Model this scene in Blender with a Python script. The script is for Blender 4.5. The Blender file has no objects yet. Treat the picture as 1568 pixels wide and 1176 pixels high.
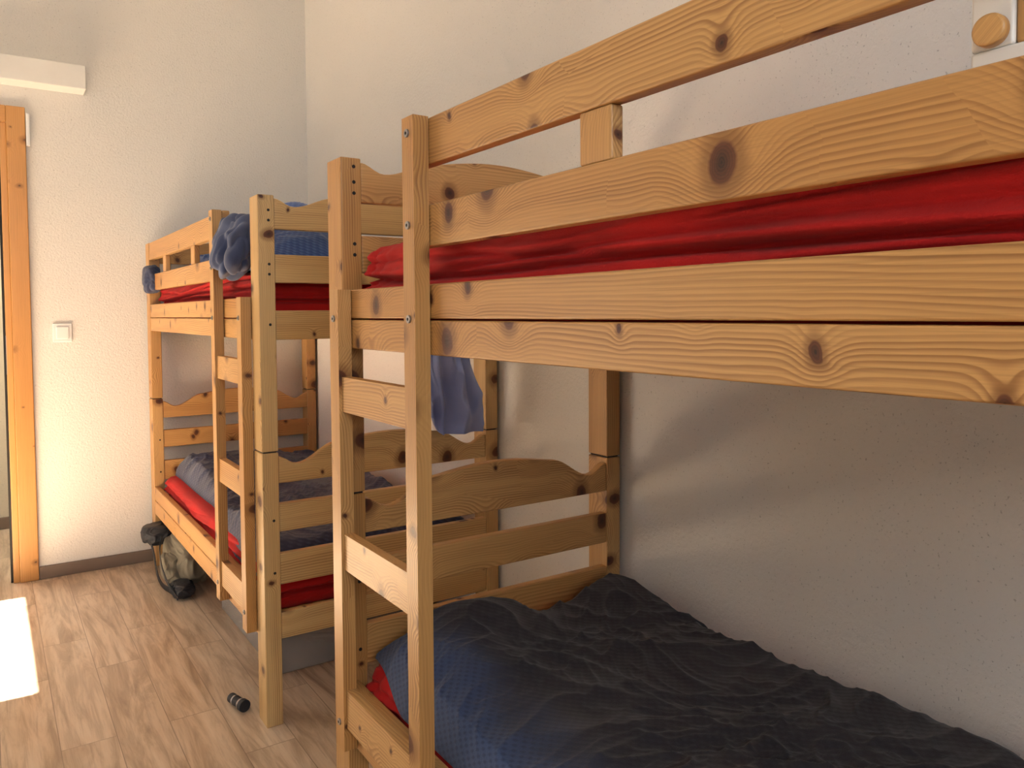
import bpy, bmesh, math, random
from mathutils import Vector, Matrix, noise
import numpy as np
random.seed(7)
D=bpy.data; SC=bpy.context.scene
COL=SC.collection
ZOOM=None

# ---------------------------------------------------------------- helpers
def link(o,parent=None):
    COL.objects.link(o)
    if parent: o.parent=parent
    return o
def empty(name):
    o=D.objects.new(name,None); return link(o)
class MB:
    """mesh builder with metre UVs and per-board random offsets"""
    def __init__(s): s.v=[];s.f=[];s.uv=[];s.m=[]
    def box(s,x0,x1,y0,y1,z0,z1,mi=0,rot=None):
        b=len(s.v); lo=(x0,y0,z0);hi=(x1,y1,z1)
        ext=[x1-x0,y1-y0,z1-z0]; L=ext.index(max(ext))
        c=Vector(((x0+x1)/2,(y0+y1)/2,(z0+z1)/2))
        ps=[]
        for k in range(8):
            p=Vector((hi[0] if k&1 else lo[0],hi[1] if k&2 else lo[1],hi[2] if k&4 else lo[2])); ps.append(p)
        ou,ov=random.uniform(0,50),random.uniform(0,50)
        faces=[((0,4,6,2),0),((1,3,7,5),0),((0,1,5,4),1),((2,6,7,3),1),((0,2,3,1),2),((4,5,7,6),2)]
        for fc,ax in faces:
            s.f.append([b+i for i in fc]); s.m.append(mi)
            oth=[a for a in range(3) if a!=ax]
            if ax==L: ua,va=oth; k=0.25
            else:
                ua=L; va=[a for a in oth if a!=L][0]; k=1
            s.uv.append([(ps[i][ua]*k+ou, ps[i][va]+ov+ax*3.3) for i in fc])
        for p in ps:
            s.v.append((c+rot@(p-c)) if rot else p)
    def poly(s,pts,y0,y1,mi=0):
        b=len(s.v);n=len(pts);ou,ov=random.uniform(0,50),random.uniform(0,50)
        for (x,z) in pts: s.v.append(Vector((x,y0,z)))
        for (x,z) in pts: s.v.append(Vector((x,y1,z)))
        s.f.append([b+i for i in range(n)]); s.uv.append([(x+ou,z+ov) for x,z in pts]); s.m.append(mi)
        s.f.append([b+n+i for i in reversed(range(n))]); s.uv.append([(x+ou,z+ov) for x,z in reversed(pts)]); s.m.append(mi)
        for i in range(n):
            j=(i+1)%n
            s.f.append([b+i,b+n+i,b+n+j,b+j]); s.m.append(mi)
            s.uv.append([(pts[i][0]+ou,ov),(pts[i][0]+ou,ov+.025),(pts[j][0]+ou,ov+.025),(pts[j][0]+ou,ov)])
    def cyl(s,c,axis,r,h,mi=0,n=20,r2=None):
        b=len(s.v); ax=Vector(axis).normalized(); t=ax.orthogonal().normalized(); w=ax.cross(t)
        r2=r if r2 is None else r2
        for k in range(n):
            a=2*math.pi*k/n; d=t*math.cos(a)+w*math.sin(a)
            s.v.append(Vector(c)+d*r)
        for k in range(n):
            a=2*math.pi*k/n; d=t*math.cos(a)+w*math.sin(a)
            s.v.append(Vector(c)+d*r2+ax*h)
        s.f.append([b+i for i in reversed(range(n))]);s.f.append([b+n+i for i in range(n)])
        s.uv.append([(s.v[b+i].x,s.v[b+i].y+s.v[b+i].z) for i in reversed(range(n))]);s.uv.append([(s.v[b+n+i].x,s.v[b+n+i].y+s.v[b+n+i].z) for i in range(n)])
        s.m+= [mi,mi]
        for i in range(n):
            j=(i+1)%n; s.f.append([b+i,b+j,b+n+j,b+n+i]); s.m.append(mi)
            s.uv.append([(i/n*.2,0),((i+1)/n*.2,0),((i+1)/n*.2,h),(i/n*.2,h)])
    def make(s,name,mats,parent=None,bevel=0.003,smooth=False):
        me=D.meshes.new(name); me.from_pydata([tuple(p) for p in s.v],[],s.f)
        uvl=me.uv_layers.new(name="UVMap"); k=0
        for p,us,mi in zip(me.polygons,s.uv,s.m):
            p.material_index=mi
            for u in us: uvl.data[k].uv=u; k+=1
        for m in mats: me.materials.append(m)
        bm=bmesh.new();bm.from_mesh(me);bmesh.ops.recalc_face_normals(bm,faces=bm.faces);bm.to_mesh(me);bm.free()
        o=D.objects.new(name,me); link(o,parent)
        if bevel:
            m=o.modifiers.new("bevel",'BEVEL');m.width=bevel;m.segments=2;m.limit_method='ANGLE';m.angle_limit=math.radians(40)
        if smooth or bevel:
            for p in me.polygons: p.use_smooth=True
            m=o.modifiers.new("wn",'WEIGHTED_NORMAL');m.keep_sharp=True
        return o
def surf(name,fn,nu,nv,mats,parent=None,thick=0):
    vs=[];fs=[];uvs=[]
    for j in range(nv+1):
        for i in range(nu+1):
            vs.append(tuple(fn(i/nu,j/nv)))
    W=nu+1
    for j in range(nv):
        for i in range(nu):
            i2=i+1
            fs.append((j*W+i,j*W+i2,(j+1)*W+i2,(j+1)*W+i)); uvs.append(((i/nu,j/nv),((i+1)/nu,j/nv),((i+1)/nu,(j+1)/nv),(i/nu,(j+1)/nv)))
    me=D.meshes.new(name);me.from_pydata(vs,[],fs)
    uvl=me.uv_layers.new(name="UVMap");k=0
    for u in uvs:
        for a in u: uvl.data[k].uv=a;k+=1
    for m in mats: me.materials.append(m)
    for p in me.polygons: p.use_smooth=True
    o=D.objects.new(name,me);link(o,parent)
    if thick:
        m=o.modifiers.new("sol",'SOLIDIFY');m.thickness=thick;m.offset=-1
    return o

def srgb(r,g,b):
    def c(x):
        x/=255; return x/12.92 if x<=.04045 else ((x+.055)/1.055)**2.4
    return (c(r),c(g),c(b),1)
class NT:
    def __init__(s,name):
        s.m=D.materials.new(name); s.m.use_nodes=True; s.t=s.m.node_tree; s.t.nodes.clear()
        s.out=s.n('ShaderNodeOutputMaterial'); s.b=s.n('ShaderNodeBsdfPrincipled'); s.l(s.b.outputs[0],s.out.inputs[0])
    def n(s,t,**k):
        o=s.t.nodes.new(t)
        for a,b in k.items(): setattr(o,a,b)
        return o
    def l(s,a,b): s.t.links.new(a,b)
    def val(s,inp,x):
        if hasattr(x,'links') or hasattr(x,'is_output'): s.l(x,inp)
        else: inp.default_value=x
    def math(s,op,a,b=None,c=None,clamp=False):
        o=s.n('ShaderNodeMath',operation=op,use_clamp=clamp)
        s.val(o.inputs[0],a)
        if b is not None: s.val(o.inputs[1],b)
        if c is not None: s.val(o.inputs[2],c)
        return o.outputs[0]
    def vec(s,x,y,z=0.0):
        o=s.n('ShaderNodeCombineXYZ');s.val(o.inputs[0],x);s.val(o.inputs[1],y);s.val(o.inputs[2],z);return o.outputs[0]
    def noise(s,v,scale,detail=2,rough=.5,dist=0.0,out=0):
        o=s.n('ShaderNodeTexNoise');s.l(v,o.inputs['Vector']);o.inputs['Scale'].default_value=scale;o.inputs['Detail'].default_value=detail
        o.inputs['Roughness'].default_value=rough;o.inputs['Distortion'].default_value=dist;return o.outputs[out]
    def ramp(s,f,stops,interp='LINEAR'):
        o=s.n('ShaderNodeValToRGB');s.val(o.inputs[0],f);cr=o.color_ramp;cr.interpolation=interp
        while len(cr.elements)<len(stops): cr.elements.new(.5)
        for e,(p,c) in zip(cr.elements,stops): e.position=p;e.color=c
        return o.outputs[0]
    def mix(s,f,a,b,mode='MIX'):
        o=s.n('ShaderNodeMix',data_type='RGBA',blend_type=mode)
        s.val(o.inputs[0],f);s.val(o.inputs[6],a);s.val(o.inputs[7],b);return o.outputs[2]
    def mapr(s,v,a,b,c,d,smooth=True):
        o=s.n('ShaderNodeMapRange');o.interpolation_type='SMOOTHSTEP' if smooth else 'LINEAR'
        s.val(o.inputs[0],v);s.val(o.inputs[1],a);s.val(o.inputs[2],b);s.val(o.inputs[3],c);s.val(o.inputs[4],d);return o.outputs[0]
    def bump(s,h,strength=.3,dist=.01):
        o=s.n('ShaderNodeBump');o.inputs['Strength'].default_value=strength;o.inputs['Distance'].default_value=dist
        s.l(h,o.inputs['Height']);s.l(o.outputs[0],s.b.inputs['Normal']);return o
    def set(s,**k):
        for a,b in k.items(): s.val(s.b.inputs[a.replace('_',' ')],b)

def wood(name,light,mid,dark,knot=(98,52,28),rough=.4,contrast=1.0,knots=1.15,amp=.10,rings=145):
    t=NT(name)
    uv=t.n('ShaderNodeUVMap').outputs[0]
    sp=t.n('ShaderNodeSeparateXYZ');t.l(uv,sp.inputs[0]);u,v=sp.outputs[0],sp.outputs[1]
    n1=t.noise(t.vec(t.math('MULTIPLY',u,1.0),t.math('MULTIPLY',v,6)),1,2,.4)
    wob=t.noise(t.vec(t.math('MULTIPLY',u,16),t.math('MULTIPLY',v,34)),1,2,.5)
    uvd=t.vec(t.math('ADD',u,t.math('MULTIPLY',wob,.016)),t.math('MULTIPLY_ADD',wob,.008,t.math('MULTIPLY',v,.8)))
    vo=t.n('ShaderNodeTexVoronoi',voronoi_dimensions='2D',feature='F1');t.l(uvd,vo.inputs['Vector']);vo.inputs['Scale'].default_value=6.2
    d=vo.outputs['Distance']
    sc=t.n('ShaderNodeSeparateColor');t.l(vo.outputs['Color'],sc.inputs[0]); rnd=sc.outputs[0]
    r=t.math('MULTIPLY_ADD',t.math('POWER',rnd,1.5),.10*knots,.025*knots)
    dn=t.math('DIVIDE',d,t.math('MULTIPLY',r,2.6))
    ex=t.math('EXPONENT',t.math('MULTIPLY',t.math('MULTIPLY',dn,dn),-1))
    g=t.math('ADD',v,t.math('MULTIPLY',n1,amp))
    g=t.math('ADD',g,t.math('MULTIPLY',t.math('MULTIPLY',ex,r),.38))
    g=t.math('ADD',g,t.math('MULTIPLY',wob,.002))
    fr=t.math('FRACT',t.math('MULTIPLY',g,rings))
    fib=t.noise(t.vec(t.math('MULTIPLY',u,5),t.math('MULTIPLY',v,420)),1,2,.6)
    big=t.noise(t.vec(t.math('MULTIPLY',u,.9),t.math('MULTIPLY',g,22)),1,2,.6)
    tone=t.noise(t.vec(t.math('MULTIPLY',u,.7),t.math('MULTIPLY',v,2.5)),1,1,.5)
    ringf=t.mapr(fr,.15,.85,0,1)
    ringf=t.math('MULTIPLY',ringf,t.mapr(fr,.88,1.0,1,0))
    ringf=t.math('MULTIPLY',ringf,t.mapr(big,.35,.65,.15,.9))
    base=t.mix(t.mapr(tone,.3,.7,0,1),srgb(*light),srgb(*mid))
    c=t.mix(t.math('MULTIPLY',ringf,.78*contrast,clamp=True),base,srgb(*dark))
    c=t.mix(t.mapr(fib,.4,.75,0,.28),c,srgb(*[int(q*.66) for q in mid]))
    k=t.mapr(d,t.math('MULTIPLY',r,.72),r,1,0)
    halo=t.mapr(d,r,t.math('MULTIPLY',r,2.0),.6,0)
    c=t.mix(halo,c,srgb(*[int(q*.85) for q in dark]))
    core=t.mapr(t.math('DIVIDE',d,r),.0,.75,.9,.15)
    kr=t.math('MULTIPLY',t.math('SINE',t.math('MULTIPLY',d,300)),.15)
    kc=t.mix(t.math('ADD',core,kr,clamp=True),srgb(*knot),srgb(46,26,16))
    c=t.mix(k,c,kc)
    t.set(Base_Color=c,Roughness=rough)
    t.b.inputs['Coat Weight'].default_value=.05; t.b.inputs['Coat Roughness'].default_value=.3
    t.bump(t.math('ADD',fib,t.math('MULTIPLY',ringf,-.6)),.12,.002)
    return t.m
W_or=wood("pine_orange",(208,164,104),(194,144,84),(136,86,42))
W_lt=wood("pine_light",(210,170,112),(200,152,92),(150,98,52),amp=.08)
W_ol=wood("pine_pale",(210,178,124),(200,160,100),(148,106,60),amp=.05)
W_post=wood("pine_post",(204,162,104),(190,142,82),(138,88,44),amp=.05)
W_dr=wood("door_wood",(206,153,90),(198,143,80),(176,120,62),contrast=.4,knot=(170,118,64),amp=.06,knots=.8)

def plaster(name,col,col2,bs=.5):
    t=NT(name); co=t.n('ShaderNodeTexCoord').outputs['Object']
    n=t.noise(co,1.2,2); f=t.noise(co,105,3,.55); p=t.noise(co,190,2,.5)
    c=t.mix(n,srgb(*col),srgb(*col2)); 
    pit=t.mapr(p,.27,.34,.45,0)
    c=t.mix(pit,c,srgb(*[int(q*.6) for q in col2]))
    t.set(Base_Color=c,Roughness=.85); t.bump(t.math('ADD',f,t.math('MULTIPLY',pit,-1.2)),bs,.005); return t.m
M_wall=plaster("wall_plaster",(228,226,221),(224,220,213),.46)
M_ceil=plaster("ceiling_paint",(238,236,230),(232,230,224),.2)
def plain(name,col,rough=.5,metal=0,bump=0,bscale=200,var=.1):
    t=NT(name);co=t.n('ShaderNodeTexCoord').outputs['Object'];n=t.noise(co,8,3)
    c=t.mix(t.math('MULTIPLY',n,1),srgb(*col),srgb(*[int(q*(1-var)) for q in col]))
    t.set(Base_Color=c,Roughness=rough,Metallic=metal)
    if bump: t.bump(t.noise(co,bscale,3),bump,.002)
    return t.m
M_white=plain("white_paint",(238,236,230),.4,var=.04)
M_plastic=plain("switch_plastic",(236,236,234),.3,var=.02)
M_steel=plain("bolt_steel",(170,170,172),.3,.9)
M_black=plain("black_rubber",(18,17,16),.6)
M_base=plain("baseboard_grey",(128,112,98),.5,bump=.1,bscale=60)
M_corr=plaster("corridor_plaster",(214,208,190),(206,198,180),.3)
def cloth(name,c1,c2,scale=400,waffle=0,wcol=None,rough=.95,sheen=.3,blend=None,wb=1.0):
    t=NT(name);co=t.n('ShaderNodeTexCoord').outputs['Object']
    n=t.noise(co,6,3);c=t.mix(t.mapr(n,.3,.7,0,1),srgb(*c1),srgb(*c2))
    h=t.noise(co,scale,2)
    if waffle:
        sp=t.n('ShaderNodeSeparateXYZ');t.l(co,sp.inputs[0])
        a=t.math('SINE',t.math('MULTIPLY',t.math('ADD',sp.outputs[0],sp.outputs[2]),waffle)); b=t.math('SINE',t.math('MULTIPLY',t.math('ADD',sp.outputs[1],t.math('MULTIPLY',sp.outputs[2],.5)),waffle))
        w=t.math('MULTIPLY',a,b); h=t.math('ADD',t.math('MULTIPLY',w,wb),h)
        c=t.mix(t.mapr(w,-.2,.9,0,.55),c,srgb(*wcol))
    if blend:
        sp=t.n('ShaderNodeSeparateXYZ');t.l(co,sp.inputs[0])
        xx=t.math('ADD',sp.outputs[0],t.math('MULTIPLY',n,.22))
        c=t.mix(t.mapr(xx,blend[0],blend[1],1,0),c,t.mix(t.mapr(w,-.2,.9,0,.6),srgb(*blend[2]),srgb(*blend[3])))
    t.set(Base_Color=c,Roughness=rough);t.b.inputs['Sheen Weight'].default_value=sheen
    t.bump(h,.35,.003);return t.m
M_red=cloth("red_jersey",(190,16,14),(168,10,10),500,sheen=.03)
M_duvA=cloth("charcoal_duvet_cover",(42,42,49),(34,34,41),350,300,(50,50,58),blend=(.80,1.04,(58,78,116),(34,48,82)),wb=.3,sheen=.12)  # blue front part of the cover, its sunlit gradient put into the colour
M_duvB=cloth("slate_blanket",(52,60,88),(38,44,68),350,200,(70,80,108),wb=.5,sheen=.2)
M_blue=cloth("blue_blanket",(50,86,150),(40,70,130),350,260,(84,118,178),wb=.6)
M_tow=cloth("periwinkle_towel",(152,170,226),(136,154,214),600)
M_towg=cloth("grey_blue_towel",(86,98,130),(56,68,100),500)

# ---------------------------------------------------------------- room
XW=1.52; YW=4.304; XL=-1.7; YR=-1.8; H=3.2
def tfloor():
    t=NT("laminate_floor");co=t.n('ShaderNodeTexCoord').outputs['Object']
    sp=t.n('ShaderNodeSeparateXYZ');t.l(co,sp.inputs[0]);x,y=sp.outputs[0],sp.outputs[1]
    br=t.n('ShaderNodeTexBrick');br.offset=.37;br.offset_frequency=2
    t.l(t.vec(y,x),br.inputs['Vector']);br.inputs['Color1'].default_value=(0,0,0,1);br.inputs['Color2'].default_value=(1,1,1,1)
    br.inputs['Mortar'].default_value=(.5,.5,.5,1);br.inputs['Scale'].default_value=1;br.inputs['Mortar Size'].default_value=.0012;br.inputs['Mortar Smooth'].default_value=0
    br.inputs['Brick Width'].default_value=.85;br.inputs['Row Height'].default_value=.145;br.inputs['Bias'].default_value=0
    sb=t.n('ShaderNodeSeparateColor');t.l(br.outputs['Color'],sb.inputs[0]);rb=sb.outputs[0]
    yy=t.math('ADD',y,t.math('MULTIPLY',rb,37));xx=t.math('ADD',x,t.math('MULTIPLY',rb,11))
    n1=t.noise(t.vec(t.math('MULTIPLY',xx,13),t.math('MULTIPLY',yy,1.5)),1,5,.62,1.6)
    n2=t.noise(t.vec(t.math('MULTIPLY',xx,70),t.math('MULTIPLY',yy,4)),1,4,.65,.6)
    c=t.ramp(n1,[(.25,srgb(218,201,180)),(.46,srgb(202,180,155)),(.58,srgb(172,148,122)),(.75,srgb(132,106,84))])
    c=t.mix(t.mapr(n2,.45,.72,0,.55),c,srgb(146,122,100))
    c=t.mix(t.math('MULTIPLY',rb,.25),c,srgb(220,206,188))
    c=t.mix(t.math('MULTIPLY',br.outputs['Fac'],.6),c,srgb(96,78,62))
    t.set(Base_Color=c,Roughness=.3);t.bump(t.math('ADD',n2,t.math('MULTIPLY',br.outputs['Fac'],-2)),.1,.002);return t.m
M_floor=tfloor()
def boxes(name,lst,mat,bevel=0,parent=None,mats=None):
    b=MB()
    for q in lst: b.box(*q)
    return b.make(name,mats or [mat],parent,bevel)
boxes("floor",[(XL-.15,XW+.15,YR-.15,6.0,-.12,0)],M_floor)
boxes("ceiling",[(XL-.15,XW+.15,YR-.15,6.0,H,H+.12)],M_ceil)
boxes("wall_right",[(XW,XW+.15,YR-.15,YW+.12,0,H)],M_wall)
DX0,DX1,DZ=-.82,.10,2.14
boxes("wall_back",[(DX1,XW,YW,YW+.12,0,H),(XL,DX0,YW,YW+.12,0,H),(DX0,DX1,YW,YW+.12,DZ,H)],M_wall)
W1=(3.06,4.22,.04,2.1); W2=(-1.1,.5,1.5,2.5)   # W2 in the rear wall: x range; unseen opening added for fill
boxes("wall_rear",[(XL-.15,W2[0],YR-.15,YR,0,H),(W2[1],XW,YR-.15,YR,0,H),(W2[0],W2[1],YR-.15,YR,0,W2[2]),(W2[0],W2[1],YR-.15,YR,W2[3],H)],M_wall)
boxes("wall_left",[(XL-.15,XL,YR,W1[0],0,H),
  (XL-.15,XL,W1[0],W1[1],W1[3],H),(XL-.15,XL,W1[0],W1[1],0,W1[2]),(XL-.15,XL,W1[1],YW+.12,0,H)],M_wall)
boxes("wall_corridor",[(XL-.15,XW+.15,5.45,5.6,0,H),(XL-.15,XL,YW+.12,5.45,0,H),(XW,XW+.15,YW+.12,5.45,0,H)],M_corr)
t=.05;y0,y1,z0,z1=W1;x0,x1=XL-.1,XL-.04
boxes("window_1",[(x0,x1,y0,y0+t,z0,z1),(x0,x1,y1-t,y1,z0,z1),(x0,x1,y0+t,y1-t,z0,z0+t),(x0,x1,y0+t,y1-t,z1-t,z1)],M_white,.004)
x0,x1,z0,z1=W2;y0,y1=YR-.1,YR-.04
boxes("fill_window",[(x0,x0+t,y0,y1,z0,z1),(x1-t,x1,y0,y1,z0,z1),(x0+t,x1-t,y0,y1,z0,z0+t),(x0+t,x1-t,y0,y1,z1-t,z1),(-.325,-.275,y0,y1,z0+t,z1-t)],M_white,.004)  # unseen window added behind the camera to let in fill light
boxes("baseboard_back",[(DX1+.078,XW-.016,YW-.014,YW,0,.06)],M_base,.003)
boxes("baseboard_right",[(XW-.014,XW,YR,YW,0,.06)],M_base,.003)
boxes("baseboard_corridor",[(XL,XW,5.436,5.45,0,.07)],M_base,.003)
dp=empty("door_1")
boxes("casing",[(DX1,DX1+.076,YW-.018,YW+.0,0,DZ+.076),(DX0-.076,DX0,YW-.018,YW,0,DZ+.076),(DX0,DX1,YW-.018,YW,DZ,DZ+.076)],W_dr,.004,dp)
boxes("jamb",[(DX1-.026,DX1,YW-.006,YW+.13,0,DZ),(DX0,DX0+.026,YW-.006,YW+.13,0,DZ),(DX0+.026,DX1-.026,YW-.006,YW+.13,DZ-.026,DZ)],W_dr,.003,dp)
boxes("gasket",[(DX1-.036,DX1-.026,YW+.01,YW+.02,0,DZ-.026)],M_black,0,dp)
boxes("strike_plate",[(DX1-.027,DX1-.024,YW-.005,YW+.02,.98,1.16)],M_steel,0,dp)
boxes("door_contact_sensor",[(DX1+.078,DX1+.094,YW-.022,YW,2.04,2.19)],M_plastic,.003)
sw=empty("light_switch")
boxes("plate",[(.262,.342,YW-.008,YW,1.125,1.215)],M_plastic,.003,sw)
boxes("rocker",[(.276,.328,YW-.013,YW-.008,1.141,1.199)],M_plastic,.002,sw)
ws=empty("wall_shelf")
boxes("shelf_beam",[(-1.6,.42,YW-.12,YW,2.31,2.42)],M_white,.004,ws)
boxes("shelf_bracket",[(-1.5,-1.46,YW-.10,YW,2.24,2.31)],M_white,.003,ws)

# ---------------------------------------------------------------- beds
XF=.6703; XB=1.5064; PW=.05; PT=.083
def wavy(z0,zend,zdip,zc,x0,x1,n=60):
    pts=[(x0,z0),(x1,z0)]
    top=[]
    for i in range(n+1):
        s=i/n; a=min(s,1-s)
        if a<.08: z=zend+(zdip-zend)*(.5-.5*math.cos(math.pi*a/.08))
        elif a<.26: 
            q=(a-.08)/.18; z=zdip+(zc-.018-zdip)*(.5-.5*math.cos(math.pi*q))
        else:
            q=(a-.26)/.24; z=zc-.018+.018*math.sin(q*math.pi/2)
        top.append((x0+(x1-x0)*s,z))
    return pts+top[::-1]
def bed(yn,yf,ladder,mats,lmats):
    P=empty("bunk_bed")
    fr=MB()
    for xa in (XF,XB-PW):
        for y0 in (yn,yf-PT):
            mi=1 if (ladder=='far' or y0==yn) else 4  # bed B far posts get a darker pine, tone of the light painted in
            fr.box(xa,xa+PW,y0,y0+PT,0,.835,mi); fr.box(xa,xa+PW,y0,y0+PT,.839,1.605,mi)
            fr.box(xa+.004,xa+PW-.004,y0+.004,y0+PT-.004,.833,.841,3)
    a,b=yn+PT,yf-PT
    for x0 in (XF+.002,XB-.027):
        for z0,z1 in ((1.174,1.2375),(1.2405,1.304),(.262,.330),(.333,.400)):
            fr.box(x0,x0+.025,a,b,z0,z1,0)
    if ladder=='far': g0,g1=a,1.312
    else: g0,g1=2.752,b
    for z0,z1 in ((1.372,1.448),(1.520,1.604)):
        fr.box(XF+.002,XF+.027,g0,g1,z0,z1,0)
    fr.box(XB-.027,XB-.002,a,b,1.372,1.448,0)
    bl=(.771,) if ladder=='far' else (3.2,3.78)
    for y in bl: fr.box(XF+.005,XF+.026,y,y+.066,1.448,1.520,0)
    for ye in (yn+.004,yf-PT+.003):
        x0,x1=XF+PW,XB-PW
        mi=2 if (ladder=='far' or ye<3) else 0  # bed B far boards go orange: effect of the light put into the colour
        for z0,z1 in ((.262,.345),(.43,.525),(.592,.678),(1.174,1.262),(1.345,1.43)):
            fr.box(x0,x1,ye,ye+.024,z0,z1,mi)
        fr.poly(wavy(.740,.822,.795,.868,x0,x1),ye,ye+.024,mi)
        fr.poly(wavy(1.505,1.597,1.575,1.628,x0,x1),ye,ye+.024,mi)
    n=12
    for z in (.284,1.188):
        for i in range(n):
            y=a+.03+(b-a-.13)*i/(n-1); fr.box(XF+.028,XB-.028,y,y+.07,z,z+.015,0)
    fr.make("frame",mats,P,.0035)
    L=MB()
    if ladder=='far': rails=((1.632,1.682,1.304),(1.262,1.307,1.605)); ra,rb=1.307,1.632
    else: rails=((2.42,2.468,1.304),(2.752,2.80,1.605)); ra,rb=2.468,2.752
    for y0,y1,zt in rails: L.box(XF-.031,XF,y0,y1,.27,zt,0)
    for z0,z1 in ((1.035,1.112),(.682,.762),(.322,.408)):
        L.box(XF-.024,XF-.002,ra,rb,z0,z1,1)
    for y0,y1,zt in rails:
        for z in (1.575,1.41,1.24,.33):
            if z<zt: L.cyl((XF-.0345,(y0+y1)/2,z),(1,0,0),.0075,.004,2,16); L.cyl((XF-.0352,(y0+y1)/2,z),(1,0,0),.0032,.001,3,6)
    L.make("ladder",lmats,P,.003)
    hb=MB()
    for y0,zz in ((yn,(1.56,1.53,1.40,1.37,1.22,.63,.47)),(yf-PT,(1.585,1.55,1.525,1.41,1.385,1.22,1.19,.63,.47))):
        for z in zz:
            hb.cyl((XF+PW-.018,y0-.0006,z),(0,1,0),.0042,.002,0,14)
    hb.make("dowel_holes",[M_black],P,0)
    return P
bedA=bed(-.18,1.767,'far',[W_or,W_post,W_or,M_black,W_post],[W_post,W_lt,M_steel,M_black])
bedB=bed(2.333,4.27,'near',[W_or,W_ol,W_ol,M_black,W_post],[W_post,W_post,M_steel,M_black])  # orange pine on rails and far end imitates how the light colours them

# ---------------------------------------------------------------- mattresses
def rid(p,f):
    n=noise.noise(p*f)
    return 1-math.sqrt(n*n+.0012)*2
def mattress(name,y0,y1,z0,z1,seed,x0=XF+.038,x1=XB-.034):
    nx,ny,nz=30,160,50
    cx,cy,cz=(x0+x1)/2,(y0+y1)/2,(z0+z1)/2; hx,hy,hz=(x1-x0)/2,(y1-y0)/2,(z1-z0)/2
    vs={};V=[];F=[]
    def vid(i,j,k):
        key=(i,j,k)
        if key in vs:return vs[key]
        p=Vector((-hx+2*hx*i/nx,-hy+2*hy*j/ny,-hz+2*hz*k/nz)); r=.045
        q=Vector((max(-hx+r,min(hx-r,p.x)),max(-hy+r,min(hy-r,p.y)),max(-hz+r,min(hz-r,p.z))))
        d=p-q; nrm=d.normalized() if d.length>1e-6 else Vector((0,0,1))
        if d.length>r: p=q+nrm*r
        w=Vector((cx,cy,cz))+p
        s=Vector((w.x*1.5,w.y*1.0,w.z*13+w.y*1.5+seed))
        dd=-.008*max(0,rid(s,1.1))**4 -.005*max(0,rid(s+Vector((5,2,1)),2.3))**4
        zt=z1-w.z
        for a0,b0,c0,dep,wd in ((.062,.022,.6,.030,.0055),(.085,-.012,1.4,.032,.005),(.045,.035,2.2,.020,.005),(.11,.01,3.1,.02,.006),(.07,-.03,4.4,.016,.005)):
            zc=a0+b0*(w.y-y0-.8)+.008*math.sin(w.y*4+c0+seed)
            env=max(0,min(1,.7+.9*noise.noise(Vector((w.y*1.6,c0,seed)))))
            dd-=dep*env*math.exp(-((zt-zc)/wd)**2)
            dd+=dep*.35*env*math.exp(-((zt-zc+wd*2)/(wd*1.4))**2)
        side=1-abs(nrm.z)
        ec=min(w.y-y0,y1-w.y)
        g=math.exp(-(max(0,ec-.02)/.10)**2)
        dd=dd*side-.004*noise.noise(Vector((w.x*6,w.y*6,seed)))-g*.012*max(0,math.sin((w.x+w.y*1.2)*95+w.z*20))*.9
        w=w+nrm*dd
        V.append(tuple(w));vs[key]=len(V)-1;return len(V)-1
    for i in range(nx):
        for j in range(ny):
            F.append((vid(i,j,nz),vid(i+1,j,nz),vid(i+1,j+1,nz),vid(i,j+1,nz)));F.append((vid(i,j,0),vid(i,j+1,0),vid(i+1,j+1,0),vid(i+1,j,0)))
    for k in range(nz):
        for j in range(ny):
            F.append((vid(0,j,k),vid(0,j,k+1),vid(0,j+1,k+1),vid(0,j+1,k)));F.append((vid(nx,j,k),vid(nx,j+1,k),vid(nx,j+1,k+1),vid(nx,j,k+1)))
        for i in range(nx):
            F.append((vid(i,0,k),vid(i+1,0,k),vid(i+1,0,k+1),vid(i,0,k+1)));F.append((vid(i,ny,k),vid(i,ny,k+1),vid(i+1,ny,k+1),vid(i+1,ny,k)))
    me=D.meshes.new(name);me.from_pydata(V,[],F);me.materials.append(M_red)
    for p in me.polygons:p.use_smooth=True
    return link(D.objects.new(name,me))
mattress("mattress",-.08,1.672,1.204,1.405,1)
mattress("mattress",-.08,1.672,.30,.455,2)
mattress("mattress",2.44,4.17,1.204,1.395,3)
mattress("mattress",2.44,4.17,.30,.455,4)

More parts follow.
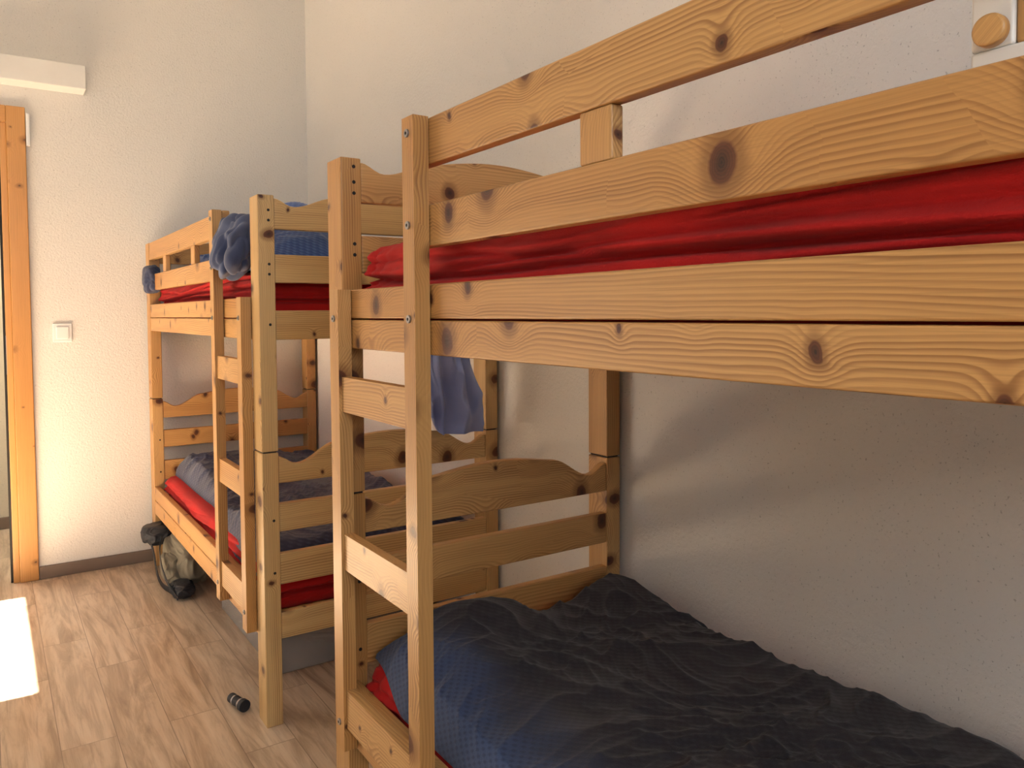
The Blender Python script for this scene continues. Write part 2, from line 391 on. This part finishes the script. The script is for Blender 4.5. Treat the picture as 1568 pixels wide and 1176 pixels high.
# ---------------------------------------------------------------- duvets
def smooth(a,b,x):
    t=max(0,min(1,(x-a)/(b-a)));return t*t*(3-2*t)
def duvet(name,x0,x1,y0,y1,zb,hf,mat,seed,nx=150,ny=230,drop=None,foldk=1.0,ang=.6,warp=.05,freq=3.5,fine=1.0):
    ca,sa=math.cos(ang),math.sin(ang)
    def fn(u,v):
        y=y0+(y1-y0)*v
        dr=drop(v) if drop else 0
        s=-dr+(x1-x0+dr)*u
        e=min(u*(x1-x0+dr),(1-u)*(x1-x0),v*(y1-y0),(1-v)*(y1-y0)); fall=math.sqrt(max(0,min(1,e/.05))) if e<.05 else 1
        X=x0+s; 
        p=Vector((X,y,seed))
        wp=Vector((noise.noise(p*2.2),noise.noise(p*2.2+Vector((7,3,1))),0))*.2
        q=p+wp; qa=Vector((q.x*ca+q.y*sa,(-q.x*sa+q.y*ca)*.42,seed))
        r1=max(0,rid(qa,freq))**2; r2=max(0,rid(qa+Vector((3,9,2)),freq*2.1))**3; r3=max(0,rid(q+Vector((3,1,5)),freq*3.0))**3
        r4=max(0,rid(q+wp+Vector((8,1,5)),freq*6))**3
        h=hf(X,y)
        fold=foldk*(.020*r1/fine+.014*r2+.010*r3*fine+.004*r4*fine+.026*noise.noise(q*1.7))
        th=(h+fold)*fall
        edge=noise.noise(Vector((y*3,seed,X*3)))*warp*(1-min(1,e/.12))
        y+=edge*(1 if abs(v-.5)>.3 else 0)
        if s>=0: return (X+(edge if u>.5 else 0),y,zb+th)
        k=smooth(0,-.07,s)
        xx=x0-.05*(1-math.exp(s/.05))*.6-th*.35*k
        zz=zb+th*(1-k)+ (s*k*1.0)
        return (xx,y,zz)
    return surf(name,fn,nx,ny,[mat])
def hA(x,y):
    return .022+.07*math.exp(-((x-.98)**2/.03+(y-1.56)**2/.012))+.06*math.exp(-((x-.85)**2/.02+(y-1.45)**2/.03))+.045*math.exp(-((x-1.38)**2/.01+(y-1.55)**2/.02))
duvet("duvet",.725,1.47,-.05,1.645,.455,hA,M_duvA,3.1,260,500,drop=lambda v:.06*smooth(1,.9,v),foldk=.8,ang=.95,fine=1.1)
def hB(x,y): return .05+.05*math.exp(-((x-1.0)**2/.06+(y-3.9)**2/.06))
duvet("duvet",.76,1.46,2.46,4.12,.455,hB,M_duvB,8.3,130,260,drop=lambda v:.12*smooth(.55,.25,v),foldk=1.1,ang=.5)
def hC(x,y): return .045+.17*math.exp(-((x-.92)**2/.03+(y-2.72)**2/.035))+.06*math.exp(-((x-.95)**2/.05+(y-3.6)**2/.2))
duvet("blanket",.72,1.44,2.46,4.12,1.395,hC,M_blue,5.5,130,260,foldk=1.1)
def hD(x,y): return .01+.075*math.exp(-((x-.86)**2/.004+(y-.87)**2/.004))
duvet("blanket",.76,1.42,.3,1.0,1.405,hD,M_blue,6.5,80,80,foldk=.8)

def bundle(name,c,r,mat,seed,amp=.016,freq=9,tilt=0.5,nu=200,nv=150,lean=(0,0)):
    def fn(u,v):
        ph=math.pi*v; th=2*math.pi*u
        dx=math.sin(ph)*math.cos(th);dy=math.sin(ph)*math.sin(th);dz=math.cos(ph)
        sg=lambda q,e:math.copysign(abs(q)**e,q)
        k=Vector((sg(dx,.75),sg(dy,.7),sg(dz,.8)))
        n=Vector((dx,dy,dz))
        lo=noise.noise(n*1.2+Vector((seed,0,0)))*.22
        a=k.y*freq*.5+k.z*tilt*2+noise.noise(n*1.3+Vector((0,seed,0)))*1.9
        sn=math.sin(a); f1=1-math.sqrt(sn*sn+.01)
        f2=max(0,rid(Vector((k.y*1.4+k.z*.5,k.z*.6,k.x*.6+seed)),1.2))**4
        p=Vector((c[0]+k.x*r[0]*(1+lo),c[1]+k.y*r[1]*(1+lo*.6),c[2]+k.z*r[2]*(1+lo*.7)))
        p-=n*(amp*f1+amp*.6*f2)
        p.x+=lean[0]*k.z; p.y+=lean[1]*k.z
        return p
    return surf(name,fn,nu,nv,[mat])
bundle("crumpled_towel",(.672,2.61,1.475),(.070,.118,.110),M_towg,2.2,.026,6.5,.9,lean=(.015,-.015))
bundle("crumpled_towel",(.672,4.13,1.425),(.042,.10,.070),M_duvB,5.2,.012,6,.6,120,90)
def tw(u,v):
    x=1.165+.21*u; 
    n=noise.noise(Vector((u*3,v*1.6,2)))
    L=.36+.10*smooth(0,.4,u)
    s=v*L
    amp=.030*(.3+smooth(.05,.3,s))
    m=max(0,rid(Vector((u*2+v,v*2.2-u,3.3)),1.3))**3
    f=1-abs(math.sin(u*7+v*2.2+n*3.5))
    yy=2.318-amp*(f+m*.8)-.004-.02*math.exp(-((u-.35)**2+(v-.45)**2)/.03)
    if s<.03: return (x,2.334+.03*(1-s/.03)-.016*(s/.03)-amp*f*(s/.03),1.272+.004*math.sin(s/.03*math.pi))
    pin=1-.22*math.exp(-((v-.4)/.2)**2)
    return (1.27+(x-1.27)*pin+.014*n+u*.05*v,yy,1.272-(s-.03))
surf("hanging_towel",tw,110,140,[M_tow],thick=.004)

# ---------------------------------------------------------------- small items
def blob(name,c,r,mat,seed,amp=.25,f=2.2,parent=None,box=0):
    bm=bmesh.new();bmesh.ops.create_icosphere(bm,subdivisions=6,radius=1)
    for v in bm.verts:
        n=v.co.normalized(); p=n*1.0+Vector((seed,0,0))
        w=Vector((noise.noise(p*1.5),noise.noise(p*1.5+Vector((4,4,4))),0))*.6
        d=amp*(max(0,rid(p+w,f))**2-.35)+amp*.3*(max(0,rid(p+w,f*2.2))**2-.3)+.14*noise.noise(p*1.3)
        k=n*(1+d)
        if box:
            k=Vector([math.copysign(abs(q)**box,q) for q in k])
        v.co=Vector((c[0]+k.x*r[0],c[1]+k.y*r[1],c[2]+k.z*r[2]))
    me=D.meshes.new(name);bm.to_mesh(me);bm.free();me.materials.append(mat)
    for p in me.polygons:p.use_smooth=True
    return link(D.objects.new(name,me),parent)
def tbin():
    t=NT("clear_plastic");t.set(Base_Color=srgb(190,188,185),Roughness=.2);t.b.inputs['Alpha'].default_value=.4;return t.m
M_bin=tbin()
sb=empty("storage_box")
b=MB(); x0,x1,y0,y1,z1,t=.80,1.34,2.66,3.42,.165,.004
for q in ((x0,x1,y0,y1,.002,.006),(x0,x0+t,y0,y1,.006,z1),(x1-t,x1,y0,y1,.006,z1),(x0+t,x1-t,y0,y0+t,.006,z1),(x0+t,x1-t,y1-t,y1,.006,z1),
  (x0-.012,x0,y0-.012,y1+.012,z1-.012,z1),(x1,x1+.012,y0-.012,y1+.012,z1-.012,z1),(x0,x1,y0-.012,y0,z1-.012,z1),(x0,x1,y1,y1+.012,z1-.012,z1)): b.box(*q)
b.make("bin",[M_bin],sb,.002)
M_brown=plain("brown_textile",(120,90,74),.9,bump=.4,bscale=300)
blob("stored_clothes",(1.07,3.04,.075),(.22,.30,.06),M_brown,4.4,.2,2,sb)
bp=empty("backpack")
M_olive=plain("olive_canvas",(128,120,102),.8,bump=.4,bscale=500)
M_dk=plain("dark_nylon",(38,40,46),.6,bump=.3,bscale=500)
blob("pack_body",(.755,3.86,.125),(.095,.22,.105),M_olive,1.1,.10,1.3,bp,.8)
blob("pack_lid",(.665,4.07,.195),(.075,.085,.048),M_dk,3.3,.12,1.4,bp,.8)
blob("pack_pocket",(.675,3.80,.10),(.045,.11,.065),M_olive,7.7,.10,1.3,bp,.75)
blob("pack_base",(.69,3.66,.04),(.05,.07,.036),M_dk,9.7,.10,1.3,bp,.75)
def strap(name,pts,w,mat,parent):
    cu=D.curves.new(name,'CURVE');cu.dimensions='3D';sp=cu.splines.new('BEZIER');sp.bezier_points.add(len(pts)-1)
    for p,c in zip(sp.bezier_points,pts): p.co=c;p.handle_left_type=p.handle_right_type='AUTO'
    cu.extrude=w;cu.bevel_depth=.002;cu.materials.append(mat);return link(D.objects.new(name,cu),parent)
strap("pack_strap_1",[(.62,4.12,.22),(.625,3.98,.14),(.63,3.85,.03),(.66,3.70,.012)],.011,M_dk,bp)
strap("pack_strap_2",[(.66,3.96,.2),(.625,3.80,.17),(.625,3.66,.09),(.66,3.60,.012)],.009,M_dk,bp)
tp=empty("flashlight")
b=MB();ax=Vector((.25,-1,0)).normalized();c=Vector((.622,2.555,.0195))
b.cyl(c,ax,.0155,.055,0,24);b.cyl(c+ax*.055,ax,.0155,.012,1,24,.019);b.cyl(c+ax*.067,ax,.019,.018,0,24);b.cyl(c-ax*.006,ax,.012,.006,1,24);b.cyl(c+ax*.022,ax,.0162,.006,1,24)
b.make("torch_body",[M_dk,M_steel],tp,.001)
rk=empty("peg_rack")
b=MB()
X=XF+.029
b.box(X,X+.014,.02,.340,1.449,1.467,0);b.box(X,X+.014,.306,.340,1.467,1.80,0);b.box(X,X+.014,.02,.045,1.467,1.80,0);b.box(X,X+.014,.045,.306,1.775,1.80,0)
b.box(X+.003,X+.012,.045,.306,1.467,1.775,1)
b.cyl((X,.321,1.480),(-1,0,0),.0135,.012,1,28)
b.make("rack",[M_white,W_or],rk,.003)

# ---------------------------------------------------------------- lights
w=D.worlds.new("World");SC.world=w;w.use_nodes=True
bg=w.node_tree.nodes['Background'];bg.inputs[0].default_value=(.62,.75,1,1);bg.inputs[1].default_value=.8
def light(name,typ,loc,energy,color,**k):
    l=D.lights.new(name,typ);l.energy=energy;l.color=color
    for a,b in k.items(): setattr(l,a,b)
    o=D.objects.new(name,l);o.location=loc;return link(o)
def aim(o,d): o.rotation_euler=Vector(d).to_track_quat('-Z','Y').to_euler()
s=light("sun",'SUN',(-4,3.6,4),122,(1,.91,.78),angle=math.radians(.6)); aim(s,(1,-.06,-2.05/1.9))
a=light("window_skylight",'AREA',(XL+.02,3.64,1.1),4,(.86,.93,1),shape='RECTANGLE',size=1.1,size_y=2.0); aim(a,(1,0,0))
a=light("rear_fill",'AREA',(-.3,YR+.02,2.0),36,(.97,.98,1),shape='RECTANGLE',size=1.5,size_y=.9); aim(a,(0,1,-.3))  # added fill light at the made-up rear opening
a=light("corridor_fill",'AREA',(-.4,4.95,3.1),40,(1,.93,.82),shape='SQUARE',size=.6); aim(a,(0,0,-1))  # fill light added to brighten the corridor, no actual fitting

# ---------------------------------------------------------------- camera
f=1196.0682;ya=math.radians(33.9331);pi_=math.radians(-2.284);ro=math.radians(-.3655)
fw=Vector((math.sin(ya)*math.cos(pi_),math.cos(ya)*math.cos(pi_),math.sin(pi_)))
ri=Vector((math.cos(ya),-math.sin(ya),0)); up=ri.cross(fw)
r2=ri*math.cos(ro)+up*math.sin(ro); u2=up*math.cos(ro)-ri*math.sin(ro)
cam=D.cameras.new("camera");co=D.objects.new("camera",cam);link(co)
co.matrix_world=Matrix(((r2.x,u2.x,-fw.x,0),(r2.y,u2.y,-fw.y,0),(r2.z,u2.z,-fw.z,1.25),(0,0,0,1)))
cam.sensor_width=36;cam.lens=36*f/1568;cam.shift_y=-60.8729/1568;cam.clip_start=.02
if ZOOM:
    k,u0,v0=ZOOM; cam.lens*=k; cam.shift_x=k*(u0-784)/1568; cam.shift_y=-k*(v0-527.1)/1568
SC.camera=co
SC.view_settings.view_transform='Standard';SC.view_settings.look='None';SC.view_settings.exposure=0.0
